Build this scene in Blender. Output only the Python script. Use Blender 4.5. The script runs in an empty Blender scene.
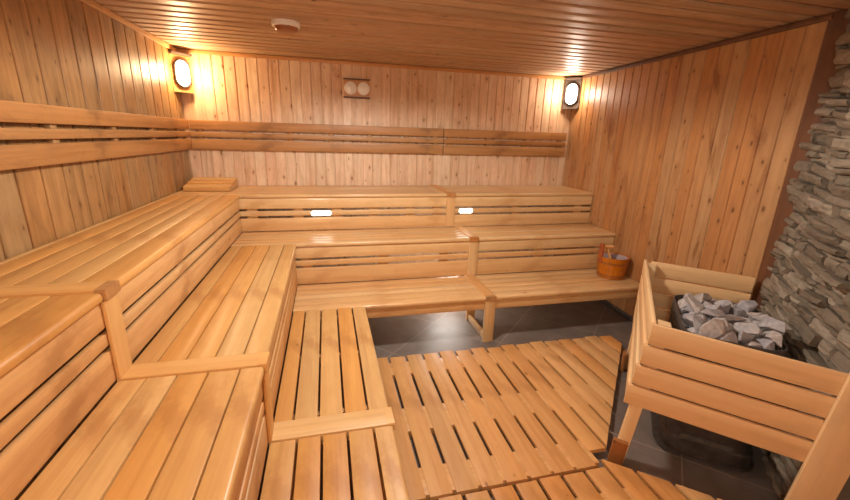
import bpy, bmesh, math, random
from mathutils import Vector, Matrix, noise
sc = bpy.context.scene
COL = sc.collection
rnd = random.Random(7)
PI = math.pi

# ------------------------------------------------------------------ materials
class NT:
    def __init__(s, name):
        s.m = bpy.data.materials.new(name); s.m.use_nodes = True
        s.t = s.m.node_tree; s.b = s.t.nodes['Principled BSDF']
    def n(s, typ, ins=None, **kw):
        nd = s.t.nodes.new(typ)
        for k, v in kw.items(): setattr(nd, k, v)
        for k, v in (ins or {}).items():
            if isinstance(v, bpy.types.NodeSocket): s.t.links.new(v, nd.inputs[k])
            else: nd.inputs[k].default_value = v
        return nd
    def math(s, op, a, b=0.0, c=0.0):
        return s.n('ShaderNodeMath', {0: a, 1: b, 2: c}, operation=op).outputs[0]
    def vmath(s, op, a, b):
        return s.n('ShaderNodeVectorMath', {0: a, 1: b}, operation=op).outputs[0]
    def noise(s, v, scale=1.0, detail=3.0, rough=.55, dist=0.0):
        return s.n('ShaderNodeTexNoise', {'Vector': v, 'Scale': scale, 'Detail': detail, 'Roughness': rough, 'Distortion': dist}).outputs['Fac']
    def ramp(s, f, stops):
        r = s.n('ShaderNodeValToRGB', {'Fac': f}); e = r.color_ramp.elements
        while len(e) < len(stops): e.new(.5)
        for el, (p, c) in zip(e, stops):
            el.position = p; el.color = (*c, 1) if len(c) == 3 else c
        return r.outputs['Color']
    def mix(s, f, a, b, mode='MIX'):
        nd = s.n('ShaderNodeMix', data_type='RGBA', blend_type=mode)
        for i, v in ((0, f), (6, a), (7, b)):
            if isinstance(v, bpy.types.NodeSocket): s.t.links.new(v, nd.inputs[i])
            else: nd.inputs[i].default_value = v if i == 0 else ((*v, 1) if len(v) == 3 else v)
        return nd.outputs[2]
    def set(s, **kw):
        for k, v in kw.items():
            k = k.replace('_', ' ')
            if isinstance(v, bpy.types.NodeSocket): s.t.links.new(v, s.b.inputs[k])
            else: s.b.inputs[k].default_value = v
    def sstep(s, v, lo, hi, a=0.0, b=1.0):
        return s.n('ShaderNodeMapRange', {0: v, 1: lo, 2: hi, 3: a, 4: b}, interpolation_type='SMOOTHSTEP').outputs[0]

def srgb(r, g, b):
    f = lambda c: c/12.92 if c <= .04045 else ((c+.055)/1.055)**2.4
    return tuple(f(x/255) for x in (r, g, b))

def wood(name, dark, light, plank=None, knots=.5, rough=.42, var=.12, stain=.35, stain_col=None, knot_col=(.07, .03, .012), spec=.4, bump=.15, grain=1.0, coat=0.0, coat_rough=.25, hue=.5):
    """plank=None: one board per object, grain along local X.  plank=(length_axis, across_axis, pitch): many boards in one mesh."""
    g = NT(name)
    oc = g.n('ShaderNodeTexCoord').outputs['Object']
    if plank:
        sp = g.n('ShaderNodeSeparateXYZ', {0: oc})
        la, aa, pitch = plank
        na = 3-la-aa
        idx = g.math('FLOOR', g.math('DIVIDE', sp.outputs[aa], pitch))
        wn = g.n('ShaderNodeTexWhiteNoise', {'W': idx}, noise_dimensions='1D')
        rv = wn.outputs['Value']
        v = g.n('ShaderNodeCombineXYZ', {0: sp.outputs[la], 1: sp.outputs[aa], 2: sp.outputs[na]}).outputs[0]
        off = g.vmath('MULTIPLY', g.n('ShaderNodeCombineXYZ', {0: rv, 1: rv, 2: rv}).outputs[0], (31.7, 0, 47.3))
    else:
        rv = g.n('ShaderNodeObjectInfo').outputs['Random']
        v = oc
        off = g.vmath('MULTIPLY', g.n('ShaderNodeCombineXYZ', {0: rv, 1: rv, 2: rv}).outputs[0], (41.3, 27.9, 53.1))
    p = g.vmath('ADD', v, off)
    fine = g.noise(g.vmath('MULTIPLY', p, (2.2, 95*grain, 60)), 1, 3, .6)
    band = g.noise(g.vmath('MULTIPLY', p, (.75, 17*grain, 14)), 1, 3, .5, 1.1)
    broad = g.noise(g.vmath('MULTIPLY', p, (1.3, 4, 4)), 1, 2, .5)
    f = g.math('ADD', g.math('MULTIPLY', band, .62), g.math('MULTIPLY', fine, .24))
    f = g.math('ADD', f, g.math('MULTIPLY', broad, .14))
    col = g.ramp(f, [(.28, dark), (.48, tuple((a*.35+b*.65) for a, b in zip(dark, light))), (.68, light)])
    # every board its own tone
    bri = g.n('ShaderNodeMapRange', {0: rv, 1: 0.0, 2: 1.0, 3: 1-var, 4: 1+var}).outputs[0]
    hv = g.math('FRACT', g.math('MULTIPLY', rv, 17.31))
    hs = g.n('ShaderNodeHueSaturation', {'Hue': g.n('ShaderNodeMapRange', {0: hv, 1: 0.0, 2: 1.0, 3: hue-.006, 4: hue+.008}).outputs[0], 'Saturation': g.n('ShaderNodeMapRange', {0: hv, 1: 0.0, 2: 1.0, 3: 1.08, 4: .93}).outputs[0], 'Value': bri, 'Color': col})
    col = hs.outputs[0]
    # worn / weathered blotches
    st = g.noise(g.vmath('MULTIPLY', v, (1.3, 5.0, 5.0) if plank else (2.1, 3.6, 3.6)), 1, 5, .66, .6)
    sm = g.sstep(st, .53, .72)
    col = g.mix(g.math('MULTIPLY', sm, stain), col, stain_col or tuple(c*.55 for c in dark))
    mo = g.noise(g.vmath('MULTIPLY', p, (6, 16, 16)), 1, 4, .65)
    col = g.mix(g.sstep(mo, .35, .75, .0, .42 if plank else .30), col, dark)
    if knots > 0:
        kv = g.n('ShaderNodeTexVoronoi', {'Vector': g.vmath('MULTIPLY', p, (4.6, 9.0, 9.0)), 'Scale': 1.0}, voronoi_dimensions='3D' if not plank else '2D')
        kd = g.math('ADD', kv.outputs['Distance'], g.math('MULTIPLY', g.math('SUBTRACT', fine, .5), .06))
        r = g.n('ShaderNodeSeparateXYZ', {0: kv.outputs['Color']})
        have = g.math('LESS_THAN', r.outputs[0], knots)
        sz = g.math('ADD', .03, g.math('MULTIPLY', g.math('MULTIPLY', r.outputs[1], r.outputs[1]), .085))
        km = g.math('MULTIPLY', g.sstep(g.math('DIVIDE', kd, sz), .55, 1.25, 1, 0), have)
        halo = g.math('MULTIPLY', g.sstep(g.math('DIVIDE', kd, sz), 1.0, 3.2, .45, 0), have)
        col = g.mix(halo, col, dark)
        col = g.mix(g.math('MULTIPLY', km, .7), col, knot_col)
    rg = g.n('ShaderNodeMapRange', {0: band, 1: .3, 2: .7, 3: rough+.08, 4: rough-.07}).outputs[0]
    bp = g.n('ShaderNodeBump', {'Strength': bump, 'Distance': .004, 'Height': f})
    g.set(Base_Color=col, Roughness=rg, Normal=bp.outputs[0], Specular_IOR_Level=spec, Coat_Weight=coat, Coat_Roughness=coat_rough)
    return g.m

def plain(name, col, rough=.5, metal=0.0, spec=.5, nz=0.0, nscale=20, bump=0.0, emit=None, est=0.0):
    g = NT(name)
    oc = g.n('ShaderNodeTexCoord').outputs['Object']
    c = col
    if nz > 0:
        f = g.noise(oc, nscale, 4, .6)
        c = g.ramp(f, [(.3, tuple(x*(1-nz) for x in col)), (.7, tuple(min(1, x*(1+nz)) for x in col))])
        if bump: g.set(Normal=g.n('ShaderNodeBump', {'Strength': bump, 'Distance': .004, 'Height': f}).outputs[0])
        g.set(Base_Color=c)
    else: g.set(Base_Color=(*col, 1))
    g.set(Roughness=rough, Metallic=metal, Specular_IOR_Level=spec)
    if emit: g.set(Emission_Color=(*emit, 1), Emission_Strength=est)
    return g.m

PITCH_B, PITCH_L, PITCH_R, PITCH_C = .1115, .185, .125, .1465
M = {}
M['bench'] = wood('honey_pine_seat', srgb(184, 132, 74), srgb(212, 164, 102), knots=.12, rough=.42, var=.06, stain=.45, stain_col=srgb(156, 98, 48), coat=.10)
M['riser'] = wood('honey_pine_riser', srgb(184, 130, 78), srgb(216, 168, 112), knots=.14, rough=.46, var=.08, stain=.5, stain_col=srgb(148, 94, 50))
M['backbench'] = wood('pale_pine_seat', srgb(196, 150, 98), srgb(222, 184, 132), knots=.12, rough=.36, var=.05, stain=.4, stain_col=srgb(176, 122, 70), coat=.3, coat_rough=.14)
M['batten'] = wood('pale_batten', srgb(198, 146, 86), srgb(222, 174, 112), knots=.05, rough=.45, var=.04, stain=.2)
M['rail'] = wood('brown_rail', srgb(142, 98, 56), srgb(184, 136, 86), knots=.2, rough=.5, var=.06, stain=.55, stain_col=srgb(106, 68, 38))
M['duck'] = wood('duckboard_pine', srgb(182, 124, 68), srgb(214, 160, 100), knots=.5, rough=.45, var=.07, stain=.35, stain_col=srgb(152, 98, 48), knot_col=srgb(116, 68, 32))
M['guard'] = wood('guard_pine', srgb(214, 174, 126), srgb(234, 198, 148), knots=.10, rough=.42, var=.04, stain=.15)
M['footdark'] = wood('dark_foot', srgb(122, 76, 40), srgb(172, 114, 64), knots=.2, rough=.6, var=.1, stain=.6)  # darker brown wood for the guard's foot blocks
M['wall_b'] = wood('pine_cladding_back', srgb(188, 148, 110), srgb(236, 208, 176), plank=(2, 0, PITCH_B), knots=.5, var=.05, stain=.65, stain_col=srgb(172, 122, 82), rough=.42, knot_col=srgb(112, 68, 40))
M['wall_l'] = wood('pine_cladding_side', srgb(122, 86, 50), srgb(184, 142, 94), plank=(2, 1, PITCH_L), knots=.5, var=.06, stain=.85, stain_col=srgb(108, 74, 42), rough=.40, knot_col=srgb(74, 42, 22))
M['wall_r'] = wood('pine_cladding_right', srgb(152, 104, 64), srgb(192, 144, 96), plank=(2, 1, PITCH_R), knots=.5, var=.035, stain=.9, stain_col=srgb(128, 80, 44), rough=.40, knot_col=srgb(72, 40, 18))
M['ceil'] = wood('pine_ceiling', srgb(150, 120, 95), srgb(200, 167, 134), plank=(0, 1, PITCH_C), knots=.15, var=.08, stain=.3, rough=.44, spec=.5, knot_col=srgb(60, 34, 18))
M['trim'] = wood('pine_trim', srgb(180, 128, 78), srgb(210, 158, 104), knots=.05, var=.04, stain=.2, rough=.4)
M['darktrim'] = wood('dark_brown_board', srgb(78, 52, 36), srgb(112, 76, 52), knots=.1, var=.05, stain=.6, rough=.5)
M['endcap'] = wood('end_grain', srgb(150, 100, 54), srgb(192, 138, 84), knots=0, rough=.6, var=.08, stain=.4)
M['plate'] = wood('grey_weathered_plate', srgb(74, 60, 52), srgb(104, 86, 74), knots=0, var=.05, stain=.3, rough=.6)
M['white'] = plain('white_enamel', (.82, .80, .76), rough=.3)
M['dial'] = plain('white_dial', (.9, .9, .88), rough=.25)
M['glow'] = plain('lit_opal_glass', (.9, .88, .84), rough=.3, emit=(1, .80, .56), est=11)
M['glow2'] = plain('lit_opal_glass_clear', (.9, .9, .9), rough=.3, emit=(1, .88, .76), est=11)
M['glow3'] = plain('lit_step_glass', (.9, .9, .9), rough=.3, emit=(1, .93, .82), est=14)
M['metal'] = plain('dark_lamp_metal', srgb(84, 76, 72), rough=.45, metal=.6)
M['steel'] = plain('blackened_steel', srgb(96, 88, 82), rough=.42, metal=.7, nz=.3, nscale=14, bump=.2)
M['steel2'] = plain('grey_basket_steel', srgb(112, 106, 100), rough=.45, metal=.6, nz=.25, nscale=25)
M['vent'] = plain('brown_vent_disc', srgb(150, 92, 56), rough=.3)
M['copper'] = wood('bucket_stave', srgb(150, 86, 32), srgb(204, 128, 54), knots=0, var=.05, stain=.25, rough=.3, coat=.4)
M['hoop'] = plain('bucket_hoop', srgb(158, 98, 46), rough=.4, metal=.3)
M['liner'] = plain('grey_liner', srgb(168, 150, 152), rough=.4)
M['lug'] = wood('red_brown_lug', srgb(140, 58, 20), srgb(178, 84, 32), knots=0, var=.03, stain=.2, rough=.35)
M['ladle'] = wood('pale_ladle', srgb(206, 152, 92), srgb(236, 190, 130), knots=0, var=.03, stain=.1)

def rock_mat():
    g = NT('grey_heater_rock')
    oc = g.n('ShaderNodeTexCoord').outputs['Object']
    rv = g.n('ShaderNodeObjectInfo').outputs['Random']
    f = g.noise(oc, 26, 6, .65)
    a = g.ramp(f, [(.3, srgb(150, 138, 130)), (.55, srgb(184, 172, 164)), (.75, srgb(212, 202, 192))])
    b = g.ramp(f, [(.3, srgb(136, 134, 138)), (.6, srgb(170, 166, 168)), (.8, srgb(202, 198, 194))])
    c = g.mix(rv, a, b)
    g.set(Base_Color=c, Roughness=.9, Specular_IOR_Level=.25, Normal=g.n('ShaderNodeBump', {'Strength': .5, 'Distance': .006, 'Height': f}).outputs[0])
    return g.m
M['rock'] = rock_mat()

def stone_mat():
    g = NT('stacked_slate')
    oc = g.n('ShaderNodeTexCoord').outputs['Object']
    tint = g.n('ShaderNodeAttribute', attribute_name='stone_tint', attribute_type='GEOMETRY').outputs['Fac']
    s = g.vmath('MULTIPLY', oc, (9, 14, 34))
    f = g.noise(s, 1, 6, .65, .5)
    fine = g.noise(oc, 60, 5, .6)
    c1 = g.ramp(tint, [(0, srgb(108, 95, 78)), (.45, srgb(134, 120, 101)), (.75, srgb(154, 140, 120)), (1, srgb(176, 162, 142))])
    c2 = g.mix(g.sstep(f, .35, .7), g.mix(.55, c1, srgb(104, 92, 78)), c1)
    c3 = g.mix(g.math('MULTIPLY', fine, .35), c2, srgb(120, 108, 92))
    h = g.math('ADD', f, g.math('MULTIPLY', fine, .4))
    g.set(Base_Color=c3, Roughness=.72, Specular_IOR_Level=.4, Normal=g.n('ShaderNodeBump', {'Strength': .8, 'Distance': .012, 'Height': h}).outputs[0])
    return g.m
M['stone'] = stone_mat()

def tile_mat():
    g = NT('dark_slate_tile')
    oc = g.n('ShaderNodeTexCoord').outputs['Object']
    r = g.n('ShaderNodeMapping', {'Vector': oc, 'Rotation': (0, 0, PI/4)}).outputs[0]
    sp = g.n('ShaderNodeSeparateXYZ', {0: r})
    # rotated by +45: X' = (x-y)/sqrt2 , Y' = (x+y)/sqrt2
    def grout(o, off):
        t = g.math('FRACT', g.math('ADD', g.math('DIVIDE', g.math('SUBTRACT', o, off), .72), 20.0))
        d = g.math('MINIMUM', t, g.math('SUBTRACT', 1.0, t))
        return g.math('LESS_THAN', d, .0055)
    gm = g.math('MAXIMUM', grout(sp.outputs[0], 3.453), grout(sp.outputs[1], 1.497))
    n1 = g.noise(oc, 5, 6, .65, .4); n2 = g.noise(oc, 40, 4, .6)
    c = g.ramp(n1, [(.3, srgb(98, 87, 79)), (.6, srgb(116, 104, 95)), (.85, srgb(136, 122, 112))])
    dust = g.sstep(g.noise(oc, 2.3, 6, .7, 1.0), .56, .75)
    c = g.mix(g.math('MULTIPLY', dust, .18), c, srgb(120, 104, 90))
    c = g.mix(g.math('MULTIPLY', gm, .42), c, srgb(176, 158, 140))
    rg = g.n('ShaderNodeMapRange', {0: n1, 1: .3, 2: .7, 3: .42, 4: .52}).outputs[0]
    g.set(Base_Color=c, Roughness=rg, Specular_IOR_Level=.5, Normal=g.n('ShaderNodeBump', {'Strength': .12, 'Distance': .003, 'Height': g.math('ADD', n2, g.math('MULTIPLY', gm, -1.5))}).outputs[0])
    return g.m
M['tile'] = tile_mat()

# ------------------------------------------------------------------ object helpers
def put(name, me, mat, parent=None, mw=None, kind=None, smooth=None):
    me.name = name
    if mat is not None: me.materials.append(mat)
    if smooth:
        me.polygons.foreach_set('use_smooth', [True]*len(me.polygons))
        me.set_sharp_from_angle(angle=math.radians(smooth))
    o = bpy.data.objects.new(name, me); COL.objects.link(o)
    mw = mw or Matrix()
    if parent is not None:
        o.parent = parent
        mw = world(parent).inverted() @ mw
    o.matrix_basis = mw
    if kind: o['kind'] = kind
    return o
def world(o):
    m = o.matrix_basis.copy()
    while o.parent: o = o.parent; m = o.matrix_basis @ m
    return m
def tag(o, label, cat, group=None):
    o['label'] = label; o['category'] = cat
    if group: o['group'] = group
    return o
def thing(name, label, cat, loc, group=None):
    o = bpy.data.objects.new(name, None); COL.objects.link(o)
    o.empty_display_size = .1; o.location = loc
    o.matrix_basis = Matrix.Translation(Vector(loc))
    return tag(o, label, cat, group)
def mesh_of(bm):
    bmesh.ops.recalc_face_normals(bm, faces=bm.faces)
    me = bpy.data.meshes.new('m'); bm.to_mesh(me); bm.free(); return me

def rprofile(w, t, radii, seg=4):
    """closed rounded rectangle in (y,z), y in +-w/2, z in +-t/2; radii order (+y+z, -y+z, -y-z, +y-z)"""
    pts = []
    for (sy, sz), r, a0 in zip(((1, 1), (-1, 1), (-1, -1), (1, -1)), radii, (0, PI/2, PI, 3*PI/2)):
        cy, cz = sy*(w/2-r), sz*(t/2-r)
        n = seg if r > .006 else 2
        for i in range(n+1):
            a = a0+PI/2*i/n
            pts.append((cy+r*math.cos(a), cz+r*math.sin(a)))
    return pts
def extrude_profile(pts, L, cuts=None):
    """closed profile (y,z) extruded along X from 0 to L (centred profile); cuts: optional (x0 shift fn) for slanted ends"""
    bm = bmesh.new()
    e = .002
    rows = []
    for x, k in ((0, 1-0.06), (e, 1), (L-e, 1), (L, 1-0.06)):
        cy = 0; rows.append([bm.verts.new((x if not cuts else cuts(x, y), y if k == 1 else y*(1-.0), z)) for y, z in pts])
    n = len(pts)
    for a, b in zip(rows, rows[1:]):
        for i in range(n): bm.faces.new((a[i], a[(i+1) % n], b[(i+1) % n], b[i]))
    bm.faces.new(rows[0][::-1]); bm.faces.new(rows[-1])
    return mesh_of(bm)
def frame_m(p0, xd, yd):
    xd = Vector(xd).normalized(); yd = Vector(yd); yd = (yd-xd*yd.dot(xd)).normalized(); zd = xd.cross(yd)
    m = Matrix((xd, yd, zd)).transposed().to_4x4(); m.translation = Vector(p0); return m
def board(name, p0, p1, ydir, w, t, mat, parent, r=.003, radii=None, cuts=None):
    """a board whose axis runs p0-p1 through its centre; ydir is the width direction"""
    p0, p1 = Vector(p0), Vector(p1)
    me = extrude_profile(rprofile(w, t, radii or (r,)*4), (p1-p0).length, cuts)
    return put(name, me, mat, parent, frame_m(p0, p1-p0, ydir), smooth=40)
def add_box(bm, lo, hi, mtx=None):
    vs = [bm.verts.new(Vector((x, y, z)) if mtx is None else mtx @ Vector((x, y, z))) for x in (lo[0], hi[0]) for y in (lo[1], hi[1]) for z in (lo[2], hi[2])]
    for f in ((0, 1, 3, 2), (4, 6, 7, 5), (0, 4, 5, 1), (2, 3, 7, 6), (0, 2, 6, 4), (1, 5, 7, 3)): bm.faces.new([vs[i] for i in f])
    return vs
def box_mesh(lo, hi, bev=.003):
    bm = bmesh.new(); add_box(bm, lo, hi)
    if bev: bmesh.ops.bevel(bm, geom=bm.edges[:], offset=bev, segments=2, affect='EDGES', profile=.7)
    return mesh_of(bm)
def lathe_mesh(prof, n=40, a0=0, a1=2*PI):
    bm = bmesh.new(); rings = []
    for i in range(n):
        a = a0+(a1-a0)*i/n
        rings.append([bm.verts.new((r*math.cos(a), r*math.sin(a), z)) for r, z in prof])
    for i in range(n):
        A, B = rings[i], rings[(i+1) % n]
        for j in range(len(prof)-1): bm.faces.new((A[j], B[j], B[j+1], A[j+1]))
    bmesh.ops.remove_doubles(bm, verts=bm.verts, dist=1e-5)
    return mesh_of(bm)
def oval_mesh(w, h, d, inner=None, n=40, dome=False):
    """stadium outline in local X(w) Z(h), extruded along +Y by d; dome: rounded front; inner: (w,h) hole -> ring"""
    def out(w, h):
        r = w/2; pts = []
        for i in range(n):
            a = 2*PI*i/n; x = r*math.cos(a); z = r*math.sin(a)+(h/2-r)*(1 if math.sin(a) >= 0 else -1)
            pts.append((x, z))
        return pts
    bm = bmesh.new(); o = out(w, h)
    def ring(pts, y, k=1.0): return [bm.verts.new((x*k, y, z*k)) for x, z in pts]
    if inner:
        i_ = out(*inner)
        R = [ring(o, 0), ring(o, d*.8), ring([(x*.96, z*.98) for x, z in o], d), ring(i_, d), ring(i_, 0)]
        for a, b in zip(R, R[1:]+R[:1]):
            for i in range(n): bm.faces.new((a[i], a[(i+1) % n], b[(i+1) % n], b[i]))
    else:
        R = [ring(o, 0)]
        if dome:
            for t in (.25, .5, .72, .88, .97): R.append(ring(o, d*t, math.sqrt(max(0, 1-t*t*.98))))
        else: R.append(ring(o, d))
        for a, b in zip(R, R[1:]):
            for i in range(n): bm.faces.new((a[i], a[(i+1) % n], b[(i+1) % n], b[i]))
        bm.faces.new(R[0][::-1]); bm.faces.new(R[-1])
    return mesh_of(bm)

# ------------------------------------------------------------------ the room (metres; left wall x=0, back wall y=0)
W, H, YF = 4.57, 2.637, -5.7
Z1, Z2, Z3 = 1.24, .859, .45
A1, A2, A3 = .63, 1.17, 1.74
B1, B2, B3 = .76, 1.275, 1.85
YB = -3.262
N0 = Vector((3.08, -3.37)); U = Vector((.643, .766)).normalized(); V = Vector((U.y, -U.x))
def G(u, v, z=0.0):
    p = N0+U*u+V*v; return Vector((p.x, p.y, z))

WX = 4.66
def WR(y): return WX+.05*y      # the right wall closes in slightly towards the door
TR = Vector((.05, 1, 0)).normalized(); NR = Vector((-TR.y, TR.x, 0))
def PR(y, off, z=0.0):
    p = Vector((WR(y), y, z))+NR*off; return p
def planked(name, L, a0, a1, pitch, mw, mat, gw=.014, gd=.010, thick=.04, rad=.003):
    """cladding: local X = across, Y = into the room, Z = length. boards [k*pitch]; grooves between"""
    bm = bmesh.new()
    prof = []
    k0, k1 = math.floor(a0/pitch), math.ceil(a1/pitch)
    for k in range(k0, k1):
        x0, x1 = k*pitch, (k+1)*pitch
        for x, y in ((x0+gw*.15, -gd), (x0+gw*.5-.0015, -gd), (x0+gw*.5, -rad), (x0+gw*.5+rad, 0), (x1-gw*.5-rad, 0), (x1-gw*.5, -rad), (x1-gw*.5+.0015, -gd), (x1-gw*.15, -gd)):
            prof.append((min(max(x, a0), a1), y))
    cl = [prof[0]]
    for p in prof[1:]:
        if abs(p[0]-cl[-1][0])+abs(p[1]-cl[-1][1]) > 1e-5: cl.append(p)
    cl = cl+[(a1, -thick), (a0, -thick)]
    A = [bm.verts.new((x, y, 0)) for x, y in cl]; B = [bm.verts.new((x, y, L)) for x, y in cl]
    n = len(cl)
    for i in range(n): bm.faces.new((A[i], A[(i+1) % n], B[(i+1) % n], B[i]))
    bm.faces.new(A[::-1]); bm.faces.new(B)
    bm.transform(mw)
    return put(name, mesh_of(bm), mat, kind='structure')

def mat4(x, y, z, o):
    m = Matrix((Vector(x), Vector(y), Vector(z))).transposed().to_4x4(); m.translation = Vector(o); return m
# back wall : across = world x
planked('wall_back', H, -.06, WX+.06, PITCH_B, mat4((1, 0, 0), (0, -1, 0), (0, 0, 1), (0, 0, 0)), M['wall_b'])
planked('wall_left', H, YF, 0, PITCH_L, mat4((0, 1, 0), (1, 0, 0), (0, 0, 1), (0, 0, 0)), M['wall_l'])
planked('wall_right', H, -3.14, 0, PITCH_R, mat4(TR, NR, (0, 0, 1), (WX, 0, 0)), M['wall_r'], gw=.012, gd=.009)
VW = .875      # the diagonal wall that carries the stone
VC = .995
S0 = G((W-(N0+V*VC).x)/U.x, VC); S1t = (YF-(N0+V*VC).y)/U.y; S1 = G(S1t, VC)
xl = S1.x
planked('wall_front', H, -.06, xl+.1, PITCH_B, mat4((1, 0, 0), (0, 1, 0), (0, 0, 1), (0, YF, 0)), M['wall_b'])
dl = (S0-S1).length
m = mat4((U.x, U.y, 0), (-V.x, -V.y, 0), (0, 0, 1), (S1.x, S1.y, 0))
o = planked('wall_corner', H, -.05, dl+.04, PITCH_R, Matrix(), M['wall_r'])
o.data.materials[0] = wood('pine_cladding_corner', srgb(160, 98, 54), srgb(200, 140, 86), plank=(2, 0, PITCH_R), knots=.34, var=.09, stain=.55)
o.matrix_basis = m
# ceiling: boards run along x
bm_c = mat4((0, 1, 0), (0, 0, -1), (1, 0, 0), (-.04, 0, H))
planked('ceiling', WX+.1, YF-.04, .04, PITCH_C, bm_c, M['ceil'], gw=.030, gd=.018, rad=.010)
put('floor', box_mesh((-.06, YF-.06, -.08), (WX+.06, .06, 0), 0), M['tile'], kind='structure')
def trim(n, p0, p1, yd, w, t, mat): 
    o = board('trim_%d' % n, p0, p1, yd, w, t, mat, None, r=.004); o['kind'] = 'structure'
trim(1, (.012, YF+.01, H-.022), (.012, -.012, H-.022), (0, 0, 1), .04, .022, M['trim'])
trim(2, (.025, -.011, H-.02), (WX-.005, -.011, H-.02), (0, 0, 1), .036, .02, M['trim'])
trim(3, PR(-.025, .012, H-.022), PR(-2.9, .012, H-.022), (0, 0, 1), (.034), .022, M['darktrim'])
trim(4, PR(-2.985, .008), PR(-2.985, .008, H-.002), TR, .21, .014, M['darktrim'])  # dark brown strip on the right wall next to the stone
o = board('baseboard_right', PR(-.3, .006, .03), PR(-2.8, .006, .03), (0, 0, 1), .06, .01, M['steel'], None); o['kind'] = 'structure'

# stacked stone facing on the diagonal wall
def stone_wall():
    bm = bmesh.new(); tl = bm.faces.layers.float.new('stone_tint')
    R = random.Random(11)
    Ls = 1.28; z = 0.0; row = 0
    def disp(x, z): return noise.noise(Vector((x*5, 3.1, z*9)))*.018 + noise.noise(Vector((x*17, 9.1, z*24)))*.013
    while z < H-.03:
        h = R.choice((.024, .03, .036, .042, .05, .06, .07)); h = min(h, H-.002-z)
        x = -R.random()*.2
        while x < Ls:
            l = R.uniform(.08, .36); x0, x1 = max(x, .17*max(0, z-.6)/2+R.uniform(0, .014)), min(x+l, Ls)
            x += l
            if x1-x0 < .03: continue
            p = R.choice((.045, .055, .06, .07, .08, .095))+R.uniform(-.008, .008)
            tilt = R.uniform(-.02, .02); th = R.uniform(-.35, .35)
            nx = max(3, int((x1-x0)/.03)); nz = 4
            zt0 = R.uniform(-.004, .004); zb = R.uniform(-.004, .004)
            tint = R.random()
            grid = []
            for j in range(nz+1):
                rw = []
                for i in range(nx+1):
                    fx, fz = i/nx, j/nz
                    X = x0+(x1-x0)*fx; Z = z+h*fz+(zb*(1-fz)+zt0*fz)+.022*math.sin(X*3.7+1)+.010*math.sin(X*8.3)+.004*math.sin(X*13+row)
                    edge = min(fx, 1-fx)*(x1-x0)/.012; ez = min(fz, 1-fz)*h/.008
                    y = p+tilt*(fx-.5)+th*(fz-.5)*h+disp(X+tint*9, Z)
                    if edge < 1: y -= .012*(1-edge)
                    if ez < 1: y -= .010*(1-ez)
                    if i in (0, nx): X += R.uniform(-.006, .006)
                    rw.append(bm.verts.new((min(max(X, 0), Ls), max(y, .012), min(max(Z, 0), H-.001))))
                grid.append(rw)
            back = [[bm.verts.new((v.co.x, 0, v.co.z)) for v in (grid[0][0], grid[0][-1], grid[-1][-1], grid[-1][0])]]
            fs = []
            for j in range(nz):
                for i in range(nx): fs.append(bm.faces.new((grid[j][i], grid[j][i+1], grid[j+1][i+1], grid[j+1][i])))
            b0, b1, b2, b3 = back[0]
            fs.append(bm.faces.new([b0]+grid[0]+[b1])); fs.append(bm.faces.new([b3]+grid[-1]+[b2]))
            fs.append(bm.faces.new([b0]+[g[0] for g in grid]+[b3])); fs.append(bm.faces.new([b1]+[g[-1] for g in grid]+[b2]))
            fs.append(bm.faces.new((b0, b1, b2, b3)))
            for f in fs: f[tl] = tint
        z += h; row += 1
    add_box(bm, (.22, -.14, 0), (Ls, .015, H-.002))
    p = G(1.31, VW-.001)
    return put('wall_stone', mesh_of(bm), M['stone'], mw=mat4((-U.x, -U.y, 0), (-V.x, -V.y, 0), (0, 0, 1), p), kind='structure')
stone_wall()

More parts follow.
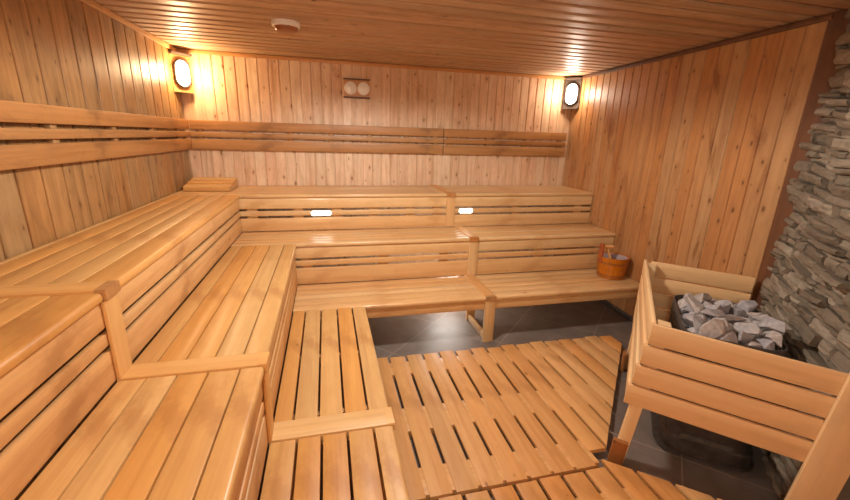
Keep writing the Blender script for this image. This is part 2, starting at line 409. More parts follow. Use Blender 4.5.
# ------------------------------------------------------------------ benches
TH = .034
def seat_radii(r_front): return (r_front, .004, .004, .004)
def bench(tierlab, wall, sect, pos, zt, zb, cuts, lo, hi, front, mat, batten=None, post=None, capmat=None, studs=(), end_post=None, group='bench tiers', nose=.014):
    """one bench unit. wall 'left': boards run along y, cuts are x edges (wall side first); 'back': boards along x, cuts are y depths."""
    L = wall == 'left'
    name = 'sauna_bench'
    c = (cuts[0]+cuts[-1])/2
    base = (c, (lo+hi)/2, zb) if L else ((lo+hi)/2, -c, zb)
    t = thing(name, sect, 'bench', base, group)
    P = (lambda a, d, z: Vector((d, a, z))) if L else (lambda a, d, z: Vector((a, -d, z)))
    yd = Vector((1, 0, 0)) if L else Vector((0, -1, 0))       # toward the room
    al = Vector((0, 1, 0)) if L else Vector((1, 0, 0))
    # seat boards
    a0, a1 = lo, hi
    s0, s1 = (a0, a1)
    if batten:
        b0, b1 = batten
        if abs(b0-a0) < 1e-6: s0 = b1+.005
        else: s1 = b0-.005
    gap = .0068 if zt > .5 else .012
    if not L: gap = .005
    for i in range(len(cuts)-1):
        d0, d1 = cuts[i]+gap/2, cuts[i+1]-gap/2
        last = i == len(cuts)-2
        if last: d1 = cuts[i+1]
        w = d1-d0; j = rnd.uniform(-.0012, .0012)
        if not L and hi == WE: s1 = WR(-d1)-.006
        p0, p1 = P(s0, (d0+d1)/2, zt-TH/2+j), P(s1, (d0+d1)/2, zt-TH/2+j)
        r = .016 if last else .003
        # width axis must make Z up: X along, Y = width
        xd = (p1-p0).normalized(); yy = yd if xd.cross(yd).z > 0 else -yd
        rad = (r, .003, .003, .006 if last else .003) if yy == yd else (.003, r, .006 if last else .003, .003)
        board('seat_slat', p0, p1, yy, w, TH, mat, t, radii=rad)
    if batten:
        b0, b1 = batten
        wv = b1-b0
        d0, d1 = cuts[0], cuts[-1]-.028
        p0, p1 = P((b0+b1)/2, d0, zt-TH/2+.004), P((b0+b1)/2, d1, zt-TH/2+.004)
        xd = (p1-p0).normalized(); yy = al if xd.cross(al).z > 0 else -al
        o = board('batten', p0, p1, yy, wv, TH+.008, M['batten'] if L else M['riser'], t, r=.006)
        o['label'] = 'cross batten over the board ends'
        c0, c1 = P((b0+b1)/2, cuts[-1]-.028, zt-TH/2+.004), P((b0+b1)/2, cuts[-1]+.010, zt-TH/2+.004)
        o2 = board('batten_cap', c0, c1, yy, wv-.001, TH+.011, M['endcap'] if zt > 1 or not L else M['batten'], t, r=.007)
        if zt > 1 or not L: o2['label'] = 'darker worn cap at the batten end'
    # bearers under the seat
    for f in (.06, .5, .94):
        a = lo+(hi-lo)*f
        p0, p1 = P(a, cuts[0]+.02, zt-TH-.032), P(a, cuts[-1]-.06, zt-TH-.032)
        board('bearer', p0, p1, (0, 0, 1), .06, .035, M['riser'], t)
    if not L and hi == WE: hi = WR(-front)-.008
    fd = front-nose      # riser face plane (outer), slats 25 mm thick
    ST = .024
    def slat(z0, z1, nm='riser_slat', m_=None, aa=lo, bb=hi):
        p0, p1 = P(aa, fd-ST/2, (z0+z1)/2), P(bb, fd-ST/2, (z0+z1)/2)
        board(nm, p0, p1, (0, 0, 1), z1-z0, ST, m_ or (M['riser'] if L else mat), t, r=.005)
    if zb > .2:
        h = zt-zb
        slat(zt-.147, zt-TH-.004); slat(zt-.221, zt-.170); slat(zb+.004, zt-.244)
        for s in studs:
            p0, p1 = P(s, fd-ST-.012, zb+.002), P(s, fd-ST-.012, zt-TH-.002)
            board('stud', p0, p1, al, .10, .02, M['riser'] if L else mat, t)
        if post:
            q0, q1 = post
            p0, p1 = P((q0+q1)/2, fd+.007, zb+.0095), P((q0+q1)/2, fd+.007, zt-TH-.004)
            o = board('post', p0, p1, al, q1-q0, .014, M['batten'] if L else mat, t, r=.004)
    return t, P, al, fd, slat

G1 = 'upper bench tier sections'; G2 = 'middle bench tier sections'; G3 = 'lower bench tier sections'
e = YB-.055; e2 = YB+.055
CL1 = [.012, .045, .156, .268, .378, .492, A1]
CL2 = [A1-.0135, .717, .830, .947, 1.066, A2]
CL3 = [A2-.0135, 1.256, 1.379, 1.506, 1.628, A3]
ylow = -4.35
bench('upper', 'left', 'upper left bench tier, long section reaching to the back corner', None, Z1, Z2, CL1, e2, -B1-.001, A1, M['bench'], studs=(-2.4, -1.55, -.95), group=G1)
bench('upper', 'left', 'upper left bench tier, near section with pale batten across its far end', None, Z1, Z2, [.012, .10, .225, .347, .472, A1], ylow, e2, A1, M['bench'], batten=(e, e2), post=(e, e2), studs=(-3.9,), group=G1)
bench('middle', 'left', 'middle bench tier on the left, long section running back from the pale batten', None, Z2, Z3, CL2, e2, -B2-.001, A2, M['bench'], studs=(-2.4, -1.7), group=G2)
bench('middle', 'left', 'middle bench tier on the left, near section cut by the bottom of the picture', None, Z2, Z3, [A1-.0135, .722, .834, .951, 1.075, A2], ylow, e2, A2, M['bench'], batten=(e, e2), post=(e, e2), studs=(-3.9,), group=G2)
e3, e4 = YB-.045, YB+.085
def legs_left(t, P, al, ys):
    for y in ys:
        for d in (A2+.07, A3-.06):
            p0, p1 = Vector((d, y, 0.0)), Vector((d, y, Z3-TH-.064))
            board('leg', p0, p1, (0, 1, 0), .09, .05, M['riser'], t)
t, P, al, fd, slat = bench('lower', 'left', 'lower bench tier on the left, far section of five gapped boards meeting the back bench', None, Z3, 0.0, CL3, e4, -B3-.001, A3, M['bench'], group=G3)
slat(Z3-.135, Z3-TH-.003, 'apron'); legs_left(t, P, al, (-3.05, -2.0))
t, P, al, fd, slat = bench('lower', 'left', 'lower bench tier on the left, near section with the pale batten beside the duckboard', None, Z3, 0.0, [A2-.0135, 1.283, 1.396, 1.516, 1.642, A3], ylow, e4, A3, M['bench'], batten=(e3, e4), group=G3)
slat(Z3-.135, Z3-TH-.003, 'apron'); legs_left(t, P, al, (-4.2, -3.4))

def cuts_n(a, b, n): return [a+(b-a)*i/n for i in range(n+1)]
X1, X2, X3 = 2.80, 2.905, 2.88
hw = .05
WE = W-.005
bench('upper', 'back', 'upper bench tier along the back wall, long left section with the glowing oval step light', None, Z1, Z2, cuts_n(.012, B1, 6), .012, X1-hw, B1, M['backbench'], studs=(.72, 1.165, 1.553, 1.94, 2.34, 2.66), group=G1)
bench('upper', 'back', 'upper bench tier along the back wall, short right section ending at the right wall', None, Z1, Z2, cuts_n(.012, B1, 6), X1-hw, WE, B1, M['backbench'], batten=(X1-hw, X1+hw), post=(X1-hw, X1+hw), studs=(3.62, 4.45), group=G1)
bench('middle', 'back', 'middle bench tier along the back, left section with bright reflection of the step light', None, Z2, Z3, cuts_n(B1-.0135, B2, 5), A1-.012, X2-hw, B2, M['backbench'], studs=(1.25, 1.98, 2.6), group=G2)
bench('middle', 'back', 'middle bench tier along the back, right section behind the bucket', None, Z2, Z3, cuts_n(B1-.0135, B2, 5), X2-hw, WE, B2, M['backbench'], batten=(X2-hw, X2+hw), post=(X2-hw, X2+hw), studs=(3.68, 4.45), group=G2)
def legs_back(t, xs, mid=None):
    for x in xs:
        for d in (B2+.09, B3-.045):
            p0, p1 = Vector((x, -d, 0.0)), Vector((x, -d, Z3-TH-.064))
            board('leg', p0, p1, (1, 0, 0), .09, .045, M['backbench'], t)
        p0, p1 = Vector((x, -B2-.115, .035)), Vector((x, -B3+.07, .035))
        board('stretcher', p0, p1, (0, 0, 1), .065, .03, M['backbench'], t)
t, P, al, fd, slat = bench('lower', 'back', 'lower bench tier along the back, left section open to dark floor beneath', None, Z3, 0.0, cuts_n(B2-.0135, B3, 5), A2-.012, X3-hw, B3, M['backbench'], group=G3)
slat(Z3-.125, Z3-TH-.003, 'apron'); legs_back(t, (1.36,))
t, P, al, fd, slat = bench('lower', 'back', 'lower bench tier along the back, right section on which the bucket stands', None, Z3, 0.0, cuts_n(B2-.0135, B3, 5), X3-hw, WE, B3, M['backbench'], batten=(X3-hw, X3+hw), group=G3)
slat(Z3-.125, Z3-TH-.003, 'apron', aa=X3+.055); board('wall_cleat', (WE-.02, -B2-.03, Z3-TH-.032), (WE-.02, -B3+.05, Z3-TH-.032), (0, 0, 1), .06, .03, M['riser'], t)
board('leg', (X3, -B3+.012, 0), (X3, -B3+.012, Z3-TH-.004), (1, 0, 0), .096, .034, M['backbench'], t)
board('leg', (X3, -B2-.09, 0), (X3, -B2-.09, Z3-TH-.064), (1, 0, 0), .09, .045, M['backbench'], t)
board('stretcher', (X3-.02, -B2-.115, .035), (X3-.02, -B3+.03, .035), (0, 0, 1), .065, .03, M['backbench'], t)

# ------------------------------------------------------------------ backrest rails
def rail(label, p0, p1, out, blocks, group='wall backrests'):
    p0, p1, out = Vector(p0), Vector(p1), Vector(out)
    t = thing('backrest_rail', label, 'backrest', ((p0+p1)/2+Vector((0, 0, 1.63))), group)
    for z0, z1 in ((1.845, 1.942), (1.768, 1.822), (1.636, 1.747)):
        o = Vector((0, 0, (z0+z1)/2))
        board('slat', p0+out*.045+o, p1+out*.045+o, (0, 0, 1), z1-z0, .024, M['rail'], t, r=.006)
    d = (p1-p0).normalized(); L = (p1-p0).length
    for b in blocks:
        q = p0+d*(L*b)+out*.0165
        board('bracket', q+Vector((0, 0, 1.65)), q+Vector((0, 0, 1.93)), d, .055, .033, M['rail'], t)
rail('long brown three-slat backrest fixed along the left wall above the bench', (0, -4.5, 0), (0, -.06, 0), (1, 0, 0), (.05, .2, .35, .5, .65, .8, .95))
rail('brown three-slat backrest on the back wall, long section from the left corner', (.06, 0, 0), (2.885, 0, 0), (0, -1, 0), (.03, .2, .36, .52, .68, .84, .97))
rail('brown three-slat backrest on the back wall, short section nearer the right wall', (2.895, 0, 0), (4.60, 0, 0), (0, -1, 0), (.05, .35, .65, .95))

# ------------------------------------------------------------------ headrest
t = thing('headrest', 'slatted wooden headrest lying on the upper bench in the back left corner', 'headrest', (.28, -.27, Z1))
for s, x in (('a', .075), ('b', .47)):
    bm = bmesh.new()
    pr = [(-.50, .002), (-.10, .002), (-.10, .088), (-.50, .022)]
    A = [bm.verts.new((x-.018, y, Z1+z)) for y, z in pr]; B = [bm.verts.new((x+.018, y, Z1+z)) for y, z in pr]
    for i in range(4): bm.faces.new((A[i], A[(i+1) % 4], B[(i+1) % 4], B[i]))
    bm.faces.new(A[::-1]); bm.faces.new(B)
    bmesh.ops.bevel(bm, geom=bm.edges[:], offset=.003, segments=1, affect='EDGES')
    put('side_cheek', mesh_of(bm), M['riser'], t)
sl = math.atan2(.066, .40)
for i in range(3):
    y = -.44+.13*i; z = Z1+.022+(y+.50)*math.tan(sl)+.012
    board('slat', (.055, y, z), (.49, y, z), (0, math.cos(sl), math.sin(sl)), .106, .02, M['bench'], t, r=.005)
board('front_slat', (.06, -.506, Z1+.021), (.485, -.506, Z1+.021), (0, 0, 1), .034, .012, M['bench'], t)

# ------------------------------------------------------------------ lamps
def corner_lamp(label, c, nrm, glow, plate='plate'):
    nrm = Vector(nrm).normalized(); x = nrm.cross(Vector((0, 0, 1))).normalized()
    mw = mat4(x, nrm, (0, 0, 1), c)
    t = thing('corner_lamp', label, 'lamp', c, 'corner lamps')
    def o(nm, me, mt, dy=0, dz=0, sm=None): return put(nm, me, mt, t, mw @ Matrix.Translation((0, dy, dz)), smooth=sm)
    o('backboard', box_mesh((-.1, -.022, -.18), (.1, 0, .17)), M[plate])
    o('frame', oval_mesh(.160, .268, .03, inner=(.138, .246)), M['metal'], 0, 0, 40)
    o('diffuser', oval_mesh(.137, .245, .055, dome=True), glow, .002, 0, 60)
    o('hood', box_mesh((-.1, -.02, .172), (.1, .05, .192)), M['plate'])
    return mw
dC = .245
corner_lamp('lit oval lamp on a dark board across the back left corner under the ceiling', (.074, -.136, 2.385), (1, -1, 0), M['glow'], 'trim')
corner_lamp('lit oval lamp on a dark grey board in the far right corner', (WX-.095, -.115, 2.42), (-1, -1, 0), M['glow2'])
def step_light(label, x, w, z):
    y = -(B1-.014)
    t = thing('step_light', label, 'lamp', (x, y, z-.03), 'step lights')
    mw = mat4((0, 0, -1), (0, -1, 0), (1, 0, 0), (x, y-.001, z))
    put('frame', oval_mesh(.058, w+.014, .010, inner=(.048, w)), M['dial'], t, mw, smooth=40)
    put('diffuser', oval_mesh(.047, w-.001, .016, dome=True), M['glow3'], t, mw, smooth=60)
step_light('glowing white oval light on the left half of the back bench riser', 1.395, .20, 1.043)
step_light('glowing white oval light on the back riser, right beside the middle post', 2.985, .16, 1.045)

# gauge on back wall
t = thing('gauge_board', 'small wooden board with two round white dials on the back wall', 'gauge', (1.84, -.001, 2.25))
put('board', box_mesh((1.69, -.016, 2.262), (1.985, -.001, 2.442), .002), M['trim'], t)
for z in (2.447, 2.252): put('strip', box_mesh((1.685, -.034, z-.008), (1.99, -.001, z+.008), .002), M['darktrim'], t)
for x in (1.768, 1.915):
    mw = mat4((1, 0, 0), (0, 0, 1), (0, -1, 0), (x, -.016, 2.35))
    d = put('dial', lathe_mesh([(0, 0), (.064, 0), (.066, .008), (.062, .018), (.054, .022), (0, .026)], 40), M['dial'], t, mw, smooth=40)
    put('rim', lathe_mesh([(.0625, 0), (.070, 0), (.070, .016), (.066, .02), (.0625, .018)], 40), M['white'], d, mw, smooth=40)

# ceiling vent
t = thing('ceiling_vent', 'round white vent with a brown centre disc on the ceiling', 'vent', (1.21, -1.45, H))
mw = mat4((1, 0, 0), (0, -1, 0), (0, 0, -1), (1.21, -1.45, H+.004))
put('flange', lathe_mesh([(.05, 0), (.102, 0), (.106, .012), (.103, .034), (.09, .04), (.07, .03)], 48), M['white'], t, mw, smooth=40)
put('disc', lathe_mesh([(0, .02), (.086, .03), (.084, .05), (.074, .066), (.05, .072), (0, .074)], 48), M['vent'], t, mw, smooth=40)

# ------------------------------------------------------------------ duckboards
def clip_len(x, y0, y1, side):
    return y0, y1
def edge_y(x):       # y on the diagonal right edge of the duckboard at a given x
    a = G(-.09, -.075); b = G(1.3, -.008)
    return a.y+(x-a.x)*(b.y-a.y)/(b.x-a.x)
t = thing('duckboard', 'large slatted wooden duckboard on the floor between bench and heater guard', 'duckboard', (2.6, -2.8, 0), 'floor duckboards')
DP = .1435; gapd = .020
yb_, yf_ = -2.055, -3.408
slope = .0
for k in range(1, 20):
    x0, x1 = 1.765-.1435+DP*k+gapd/2, 1.765-.1435+DP*(k+1)-gapd/2
    xc = (x0+x1)/2
    ylo = yf_+.0*xc
    if xc > 2.9: ylo = max(ylo, edge_y(xc)+.0)
    yhi = yb_+.014*(rnd.random()-.5)+.012*(k % 2)
    if yhi-ylo < .085: continue
    dg_ = xc > 2.9 and ylo > -3.33
    if not dg_: ylo = max(yf_, edge_y(x1)) if xc > 2.9 else yf_
    def cuts(x, y, L=yhi-ylo, diag=dg_):
        # y local width axis points -x (see below): slanted near end
        return x+(-y*1.12 if diag and x < .01 else 0)
    board('slat', (xc, ylo, .046), (xc, yhi, .046), (-1, 0, 0), x1-x0, .026, M['duck'], t, r=.004, cuts=cuts)
for y0, y1 in ((-2.30, -2.13), (-2.92, -2.70), (-3.39, -3.21)):
    yc = (y0+y1)/2
    for_x = 2.93 if yc < -3.3 else 0
    # right end where the diagonal passes
    a = G(-.09, -.075); b = G(1.3, -.008)
    xr = a.x+(y0-a.y)*(b.x-a.x)/(b.y-a.y)-.03
    board('bearer', (1.765, yc, .0285), (xr, yc, .0285), (0, 1, 0), y1-y0, .055, M['duck'], t, r=.003)
t = thing('duckboard', 'duckboard at the bottom edge of the picture, abutting the larger one across a seam', 'duckboard', (2.4, -3.9, 0), 'floor duckboards')
k = 0
for k in range(1, 13):
    x0, x1 = 1.66+.1435*k+gapd/2, 1.66+.1435*(k+1)-gapd/2
    xc = (x0+x1)/2
    yhi = -3.425+rnd.uniform(-.006, .004)
    # clipped by a line parallel to the guard front
    a = G(-.075, -.03)
    yd_ = a.y+(xc-a.x)*(V.y/V.x)
    diag = yd_ < yhi+.02
    if diag: yhi = min(yhi, yd_)
    ylo = -4.3
    if yhi-ylo < .2: continue
    def cuts(x, y, L=yhi-ylo, diag=diag): return x+(y*(-V.y/V.x) if diag and x > L-.01 else 0)
    board('slat', (xc, ylo, .046), (xc, yhi, .046), (-1, 0, 0), x1-x0, .026, M['duck'], t, r=.004, cuts=cuts)
for yc, xr in ((-4.1, 3.25), (-3.62, 3.05)):
    board('bearer', (1.765, yc, .0285), (xr, yc, .0285), (0, 1, 0), .1, .055, M['duck'], t, r=.003)

# ------------------------------------------------------------------ heater guard
t = thing('heater_guard', 'three-sided slatted wooden guard standing around the heater', 'guard', G(.6, .35), )
U3, V3 = Vector((U.x, U.y, 0)), Vector((V.x, V.y, 0)); UP = Vector((0, 0, 1))
mg = M['guard']
zs = [(.815, .93), (.69, .803), (.562, .678), (.430, .550)]
def lean(z): return .060-.075*(.93-z)/.5      # the near corner leans a little
for z0, z1 in zs:
    zc = (z0+z1)/2; le = lean(zc)
    board('front_slat', G(-.012, le-.02, zc), G(-.012, .845, zc-.059), (0, 0, 1), z1-z0, .022, mg, t, r=.005)
    board('side_slat', G(.0, le-.009, zc), G(1.262, .045, zc+.012), (0, 0, 1), z1-z0, .022, mg, t, r=.005)
    board('back_slat', G(1.237, .085, zc+.012), G(1.237, .745, zc-.004), (0, 0, 1), z1-z0, .022, mg, t, r=.005)
board('corner_post', G(.034, .0, .0), G(.034, .092, .925), U3, .065, .06, mg, t, r=.004)
board('corner_post', G(1.19, .06, .0), G(1.19, .088, .93), U3, .065, .06, mg, t, r=.004)
board('corner_post', G(1.282, .70, .0), G(1.282, .70, .88), U3, .065, .06, mg, t, r=.004)
f = board('foot_block', G(-.014, -.016, 0), G(-.014, -.004, .17), U3, .028, .08, M['footdark'], t, r=.004); f['label'] = 'dark foot block'
f = board('foot_block', G(1.13, .014, 0), G(1.13, .014, .16), U3, .08, .026, M['footdark'], t, r=.004); f['label'] = 'dark foot block'
board('end_board', G(-.036, .806, .0), G(-.036, .888, .97), V3, .155, .026, mg, t, r=.005)

# ------------------------------------------------------------------ heater
HU, HV = (.24, .93), (.228, .70)
t = thing('sauna_heater', 'dark steel sauna heater heaped with rocks inside the wooden guard', 'heater', G(.58, .43))
mh = mat4((V.x, V.y, 0), (U.x, U.y, 0), (0, 0, 1), G(0, 0, 0))
def rrect(u0, u1, v0, v1, r, n=7):
    pts = []
    for (cu, cv, a0) in ((u1-r, v1-r, 0), (u1-r, v0+r, PI/2*1), (u0+r, v0+r, PI), (u0+r, v1-r, 3*PI/2)):
        pass
    for cx, cy, a0 in ((v1-r, u1-r, 0), (v0+r, u1-r, PI/2), (v0+r, u0+r, PI), (v1-r, u0+r, 3*PI/2)):
        for i in range(n+1):
            a = a0+PI/2*i/n; pts.append((cx+r*math.cos(a), cy+r*math.sin(a)))
    return pts
def prism(levels, cap=(True, True)):
    """levels: [(pts, z)] same point counts"""
    bm = bmesh.new(); R = [[bm.verts.new((x, y, z)) for x, y in pts] for pts, z in levels]; n = len(R[0])
    for a, b in zip(R, R[1:]):
        for i in range(n): bm.faces.new((a[i], a[(i+1) % n], b[(i+1) % n], b[i]))
    if cap[0]: bm.faces.new(R[0][::-1])
    if cap[1]: bm.faces.new(R[-1])
    return mesh_of(bm)
def band(u0, u1, v0, v1, r, z0, z1, th=.006):
    o, i = rrect(u0, u1, v0, v1, r), rrect(u0+th, u1-th, v0+th, v1-th, r-th)
    bm = bmesh.new()
    R = [[bm.verts.new((x, y, z)) for x, y in p] for p, z in ((o, z0), (o, z1), (i, z1), (i, z0))]; n = len(o)
    for a, b in zip(R, R[1:]+R[:1]):
        for k in range(n): bm.faces.new((a[k], a[(k+1) % n], b[(k+1) % n], b[k]))
    return bm
put('base_plate', prism([(rrect(HU[0]-.012, HU[1]+.02, HV[0]-.03, HV[1]+.02, .11), .03), (rrect(HU[0]-.012, HU[1]+.02, HV[0]-.03, HV[1]+.02, .11), .05)]), M['steel'], t, mh, smooth=40)
for u_, v_ in ((.32, .27), (.32, .59), (.84, .27), (.84, .59)):
    put('foot', lathe_mesh([(0, 0), (.02, 0), (.02, .03), (0, .03)], 16), M['steel'], t, Matrix.Translation(G(u_, v_, 0)), smooth=40)
put('body', prism([(rrect(*HU, *HV, .1), .05), (rrect(*HU, *HV, .1), .12), (rrect(HU[0]+.012, HU[1]-.008, HV[0]+.01, HV[1]-.01, .1), .13), (rrect(HU[0]+.012, HU[1]-.008, HV[0]+.01, HV[1]-.01, .1), .665)]), M['steel'], t, mh, smooth=40)
p = put('front_panel', box_mesh((HV[0]+.09, HU[0]-.006, .135), (HV[1]-.12, HU[0]+.013, .165)), M['steel2'], t, mh)
# stone basket: bands + bars leaving a row of rectangular holes
bm = bmesh.new()
hu0, hu1, hv0, hv1 = HU[0]-.004, HU[1]+.004, HV[0]-.004, HV[1]+.004
bz = []
for z0, z1 in ((.545, .585), (.64, .66), (.70, .72), (.775, .81)):
    b = band(hu0, hu1, hv0, hv1, .1, z0, z1); me = bpy.data.meshes.new('tmp'); b.to_mesh(me); b.free(); bm.from_mesh(me); bpy.data.meshes.remove(me)
o_ = rrect(hu0+.003, hu1-.003, hv0+.003, hv1-.003, .097, 5)
# resample outline at 35 mm for the bars
per = []; acc = 0
for i in range(len(o_)):
    a, b = Vector(o_[i]), Vector(o_[(i+1) % len(o_)]); L = (b-a).length; s = 0
    while acc <= L-s:
        s += acc; per.append((a+(b-a)*(s/L if L else 0), (b-a).normalized() if L else Vector((1, 0)))); acc = .042
    acc -= (L-s)
for c, d in per:
    n_ = Vector((d.y, -d.x))
    add_box(bm, (-.009, -.002, .56), (.009, .002, .79), mat4((d.x, d.y, 0), (n_.x, n_.y, 0), (0, 0, 1), (c.x, c.y, 0)))
put('stone_basket', mesh_of(bm), M['steel2'], t, mh)

# ------------------------------------------------------------------ rocks on the heater
def rock_mesh(i):
    R = random.Random(100+i)
    sx, sy, sz = R.uniform(.055, .098), R.uniform(.042, .07), R.uniform(.024, .045)
    bm = bmesh.new()
    for _ in range(R.choice((9, 10, 12, 13))):
        d = Vector((R.gauss(0, 1), R.gauss(0, 1), R.gauss(0, 1))).normalized()
        m_ = max(abs(d.x), abs(d.y), abs(d.z)); d = d*(1+.45*(1/m_-1))
        bm.verts.new((d.x*sx, d.y*sy, d.z*sz))
    bmesh.ops.convex_hull(bm, input=bm.verts[:])
    for v in [v for v in bm.verts if not v.link_faces]: bm.verts.remove(v)
    bmesh.ops.dissolve_limit(bm, angle_limit=math.radians(9), verts=bm.verts, edges=bm.edges)
    bmesh.ops.triangulate(bm, faces=bm.faces)
    bmesh.ops.bevel(bm, geom=bm.edges[:], offset=.0025, segments=1, affect='EDGES')
    me = mesh_of(bm); me.name = 'heater_rock'; me.materials.append(M['rock']); return me
NVAR = 14
ROCKS = [(12,(3.578,-3.336,0.677),(-1.66,-0.51,-2.36)),(12,(3.689,-3.354,0.698),(2.66,-0.17,1.67)),(3,(3.742,-3.435,0.702),(-0.31,2.88,-1.33)),(2,(3.599,-3.205,0.67),(-0.08,2.87,0.44)),(9,(3.747,-3.225,0.701),(-2.66,-0.26,0.35)),(2,(3.888,-3.37,0.673),(0.15,2.93,-0.05)),(3,(3.769,-3.058,0.703),(0.62,0.02,1.8)),(0,(3.881,-3.15,0.704),(2.55,0.53,0.87)),(9,(3.93,-3.251,0.7),(-0.19,0.02,1.28)),(4,(3.787,-3.001,0.7),(0.53,0.35,0.35)),(0,(3.915,-3.041,0.704),(-3.11,0.32,-0.59)),(6,(4.066,-3.081,0.696),(-2.97,-0.14,-0.05)),(3,(3.518,-3.3,0.729),(1.41,-0.2,-1.81)),(8,(3.628,-3.419,0.71),(-0.23,-0.58,0.53)),(4,(3.785,-3.44,0.703),(0.52,0.39,0.45)),(2,(3.653,-3.178,0.69),(-2.45,0.14,2.12)),(2,(3.771,-3.292,0.686),(-2.69,0.0,0.95)),(11,(3.868,-3.322,0.708),(-0.01,0.53,2.56)),(9,(3.762,-3.102,0.716),(-0.8,2.23,0.53)),(10,(3.824,-3.133,0.747),(1.76,-0.04,0.71)),(2,(3.98,-3.3,0.729),(-0.45,-1.26,-0.73)),(13,(3.888,-2.982,0.682),(2.49,-0.07,-1.26)),(8,(3.945,-3.081,0.766),(0.57,0.13,1.47)),(6,(3.995,-3.136,0.705),(-0.23,0.16,-2.82)),(7,(3.55,-3.276,0.761),(-0.24,-0.76,-2.33)),(8,(3.755,-3.351,0.744),(-0.22,0.33,1.22)),(12,(3.818,-3.423,0.729),(-0.94,-0.32,1.3)),(11,(3.683,-3.131,0.711),(-2.02,-0.28,2.28)),(7,(3.794,-3.256,0.744),(-2.52,-0.16,-1.27)),(10,(3.867,-3.283,0.783),(0.93,0.49,-2.0)),(6,(3.737,-3.078,0.775),(0.35,-3.03,0.55)),(5,(3.872,-3.204,0.739),(0.42,0.68,-2.49)),(7,(3.948,-3.261,0.755),(1.63,0.5,-2.01)),(9,(3.822,-3.008,0.742),(2.52,0.16,1.79)),(4,(3.957,-3.184,0.758),(-2.3,0.02,0.56)),(3,(4.044,-3.204,0.696),(-0.01,3.05,0.86)),(2,(3.605,-3.239,0.711),(-0.59,1.85,0.15)),(0,(3.613,-3.32,0.753),(-2.07,-0.11,1.73)),(11,(3.77,-3.487,0.777),(-0.4,0.34,1.13)),(1,(3.67,-3.225,0.743),(1.45,-0.46,2.28)),(4,(3.802,-3.252,0.777),(-0.03,-0.56,0.59)),(6,(3.891,-3.443,0.747),(-1.73,-0.79,0.94)),(6,(3.772,-3.019,0.794),(2.66,-0.15,0.12)),(10,(3.853,-3.096,0.791),(-1.76,0.11,-1.94)),(10,(4.019,-3.26,0.778),(0.78,0.95,0.58)),(7,(3.935,-2.936,0.737),(-0.95,-2.42,0.1)),(4,(4.002,-3.064,0.756),(-0.1,-0.52,-2.16)),(4,(4.045,-3.173,0.731),(0.69,0.01,0.16)),(7,(3.595,-3.232,0.81),(-2.61,0.04,-0.63)),(8,(3.611,-3.418,0.793),(1.04,-0.38,-0.21)),(2,(3.723,-3.561,0.709),(1.34,1.22,-0.82)),(13,(3.649,-3.173,0.797),(-0.81,1.14,-0.32)),(8,(3.901,-3.358,0.809),(0.37,2.96,0.85)),(10,(3.826,-3.49,0.813),(-1.41,0.28,0.95)),(1,(3.703,-3.167,0.776),(-1.0,-2.26,-0.95)),(9,(3.981,-3.089,0.819),(1.76,0.36,-1.14)),(7,(3.957,-3.196,0.82),(0.88,0.99,-0.21)),(1,(3.819,-2.939,0.767),(-0.9,-2.07,1.34)),(7,(4.076,-3.086,0.777),(-1.71,0.22,0.27)),(5,(4.067,-3.152,0.773),(0.04,-0.35,-2.88)),(4,(3.546,-3.297,0.798),(0.78,-0.62,0.92)),(1,(3.682,-3.502,0.743),(-1.31,-1.08,0.8)),(10,(3.852,-3.46,0.872),(-1.96,-0.31,-2.03)),(7,(3.725,-3.104,0.833),(0.54,-2.73,-0.16)),(0,(3.672,-3.357,0.782),(-2.8,1.35,0.47)),(1,(3.838,-3.355,0.811),(-0.01,-0.4,1.69)),(9,(4.01,-3.021,0.791),(-0.49,-3.05,0.21)),(4,(3.699,-3.215,0.781),(-0.04,0.07,-2.25)),(2,(3.87,-2.959,0.739),(-1.91,0.7,1.82)),(0,(3.973,-2.993,0.746),(1.0,2.55,-0.26)),(9,(4.059,-3.232,0.804),(0.05,-2.78,0.69)),(8,(3.613,-3.348,0.851),(0.36,-2.57,0.29)),(10,(3.703,-3.44,0.818),(1.26,-0.42,-2.55)),(3,(3.773,-3.382,0.811),(-1.51,-0.42,-1.39)),(9,(3.684,-3.316,0.806),(1.58,0.08,-0.84)),(4,(3.741,-3.312,0.829),(1.2,0.01,2.65)),(9,(3.936,-3.353,0.85),(-0.39,2.76,-1.52)),(3,(3.676,-3.137,0.866),(0.55,-2.54,-1.28)),(7,(3.769,-3.178,0.846),(0.2,-2.7,1.04)),(3,(3.692,-3.252,0.843),(-2.11,0.12,0.0)),(0,(4.102,-3.142,0.826),(-1.32,2.85,-0.5)),(11,(3.891,-3.14,0.837),(0.51,0.77,0.55)),(5,(3.537,-3.375,0.834),(1.72,-0.94,-0.5)),(2,(3.76,-2.996,0.807),(0.6,2.81,0.82)),(11,(3.917,-2.977,0.834),(2.27,0.17,0.46))] #ROCKS_DATA
RV = [rock_mesh(i) for i in range(NVAR)]
for vi, loc, rot in ROCKS:
    o = bpy.data.objects.new('heater_rock', RV[vi]); COL.objects.link(o)
    o.location = loc; o.rotation_euler = rot
    tag(o, 'broken grey rock in the heap on top of the sauna heater', 'rock', 'heater rocks')

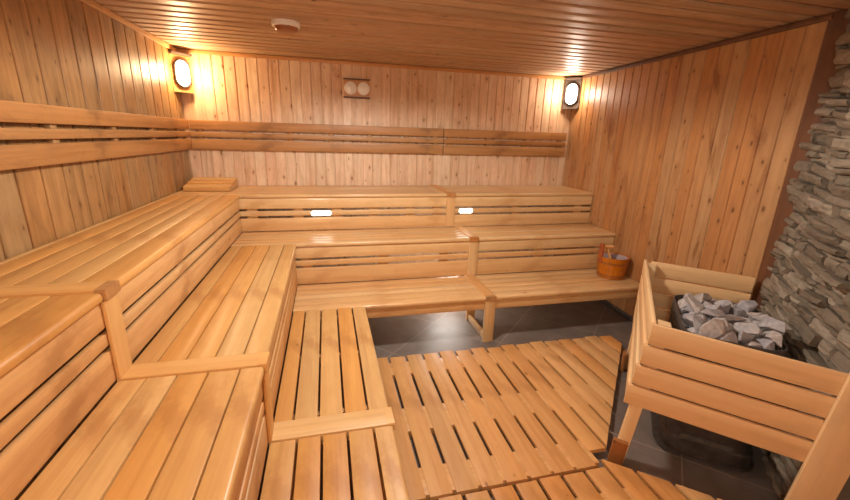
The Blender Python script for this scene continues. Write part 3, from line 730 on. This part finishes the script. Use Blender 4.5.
# ------------------------------------------------------------------ bucket and ladle
BC = Vector((4.400, -1.52, Z3+.004))
t = thing('sauna_bucket', 'orange-brown wooden bucket with a tall lug on the lower back bench', 'bucket', BC)
mb = Matrix.Translation(BC)
bm = bmesh.new()
NS = 18; rb, rt_, hb = .135, .158, .225; lug_a = math.radians(178)
for i in range(NS):
    a0, a1 = 2*PI*i/NS+.006, 2*PI*(i+1)/NS-.006
    ring = []
    for a in (a0, (a0+a1)/2, a1):
        ring.append([bm.verts.new((r*math.cos(a), r*math.sin(a), z)) for r, z in ((rb-.014, .002), (rb, .002), (rt_, hb), (rt_-.014, hb))])
    for p, q in zip(ring, ring[1:]):
        for j in range(4): bm.faces.new((p[j], q[j], q[(j+1) % 4], p[(j+1) % 4]))
    bm.faces.new(ring[0][::-1]); bm.faces.new(ring[-1])
put('stave_wall', mesh_of(bm), M['copper'], t, mb)
for z0, z1 in ((.02, .042), (.155, .177)):
    r0 = rb+(rt_-rb)*z0/hb; r1 = rb+(rt_-rb)*z1/hb
    put('hoop', lathe_mesh([(r0-.001, z0), (r0+.003, z0), (r1+.003, z1), (r1-.001, z1), (r0-.001, z0)], 48), M['hoop'], t, mb, smooth=40)
put('liner', lathe_mesh([(0, .14), (.131, .14), (.137, .212), (.141, .216), (.137, .16), (0, .135)], 48), M['liner'], t, mb, smooth=40)
lm = Matrix.Translation(BC) @ Matrix.Rotation(lug_a, 4, 'Z')
put('lug', box_mesh((.142, -.026, .16), (.163, .026, .365), .006), M['lug'], t, lm)
put('bottom', lathe_mesh([(0, .002), (rb-.013, .002), (rb-.013, .02), (0, .02)], 32), M['copper'], t, mb)
t = thing('ladle', 'pale wooden ladle with a crosspiece handle resting in the bucket', 'ladle', BC+Vector((-.02, .0, .15)))
p0 = BC+Vector((-.03, -.02, .152)); p1 = BC+Vector((-.075, .03, .315))
board('handle', p0, p1, (0, 1, 0), .03, .018, M['ladle'], t, r=.006)
cx = (p1-p0).normalized()
board('crosspiece', p1+Vector((-.055, .0, .0)), p1+Vector((.075, .0, .0)), (0, 1, .2), .036, .03, M['ladle'], t, r=.008)
put('bowl', lathe_mesh([(0, -.01), (.03, -.008), (.042, .004), (.045, .022), (.041, .022), (.036, .006), (0, 0)], 24), M['ladle'], t, Matrix.Translation(p0+Vector((.02, -.02, .0))), smooth=40)

# ------------------------------------------------------------------ lights
def light(name, typ, loc, power, col, size=.1, rot=None, **kw):
    l = bpy.data.lights.new(name, typ); l.energy = power; l.color = col
    if typ == 'POINT': l.shadow_soft_size = size
    if typ == 'AREA': l.shape = 'RECTANGLE' if 'sy' in kw else 'SQUARE'; l.size = size; l.size_y = kw.get('sy', size)
    o = bpy.data.objects.new(name, l); COL.objects.link(o); o.location = loc
    if rot is not None: o.rotation_euler = Vector(rot).to_track_quat('-Z', 'Y').to_euler()
    return o
# unseen lights added to brighten the room: overhead, behind the camera, under the bench
o = light('overhead_fill_light', 'SPOT', (1.95, -2.5, 2.52), 160, (1, .95, .88), .1, (0, 0, -1))  # overhead fill without a fixture, added to light the room evenly
o.data.spot_size = math.radians(172); o.data.spot_blend = .25; o.data.shadow_soft_size = .12
light('camera_side_fill_light', 'POINT', (1.25, -5.45, 2.02), 64, (1, .94, .86), .16)  # fill added behind the camera for upright faces turned towards it
light('under_bench_fill_light', 'POINT', (2.72, -1.04, .33), 17, (1, .92, .84), .2)  # hidden fill added to brighten the floor beneath the back bench
def lampl(c, n, p, col):
    light('corner_lamp_light', 'POINT', Vector(c)+Vector(n).normalized()*.13, p, col, .055)
lampl((.074, -.136, 2.385), (1, -1, 0), 19, (1, .68, .36))
lampl((WX-.095, -.115, 2.42), (-1, -1, 0), 11, (1, .82, .64))
w = bpy.data.worlds.new('dark'); sc.world = w; w.use_nodes = True
w.node_tree.nodes['Background'].inputs[0].default_value = (.02, .018, .015, 1)

# ------------------------------------------------------------------ camera
cd = bpy.data.cameras.new('camera'); cam = bpy.data.objects.new('camera', cd); COL.objects.link(cam); sc.camera = cam
yaw, pt, rl = math.radians(-14.127), math.radians(-15.986), math.radians(1.708)
fw = Vector((-math.sin(yaw)*math.cos(pt), math.cos(yaw)*math.cos(pt), math.sin(pt)))
rt = Vector((math.cos(yaw), math.sin(yaw), 0)); up = rt.cross(fw)
r2 = math.cos(rl)*rt+math.sin(rl)*up; u2 = -math.sin(rl)*rt+math.cos(rl)*up
mc = Matrix((r2, u2, -fw)).transposed().to_4x4(); mc.translation = (1.467, -4.939, 1.835)
cam.matrix_world = mc
cd.sensor_fit = 'HORIZONTAL'; cd.sensor_width = 36; cd.lens = 393.8/850*36; cd.clip_start = .05

sc.view_settings.view_transform = 'Standard'; sc.view_settings.look = 'None'; sc.view_settings.gamma = 1
sc.view_settings.use_curve_mapping = False; sc.view_settings.exposure = 0.1
sc.cycles.max_bounces = 10; sc.cycles.diffuse_bounces = 6; sc.cycles.glossy_bounces = 4
sc.cycles.use_denoising = True
sc.cycles.sample_clamp_indirect = 6
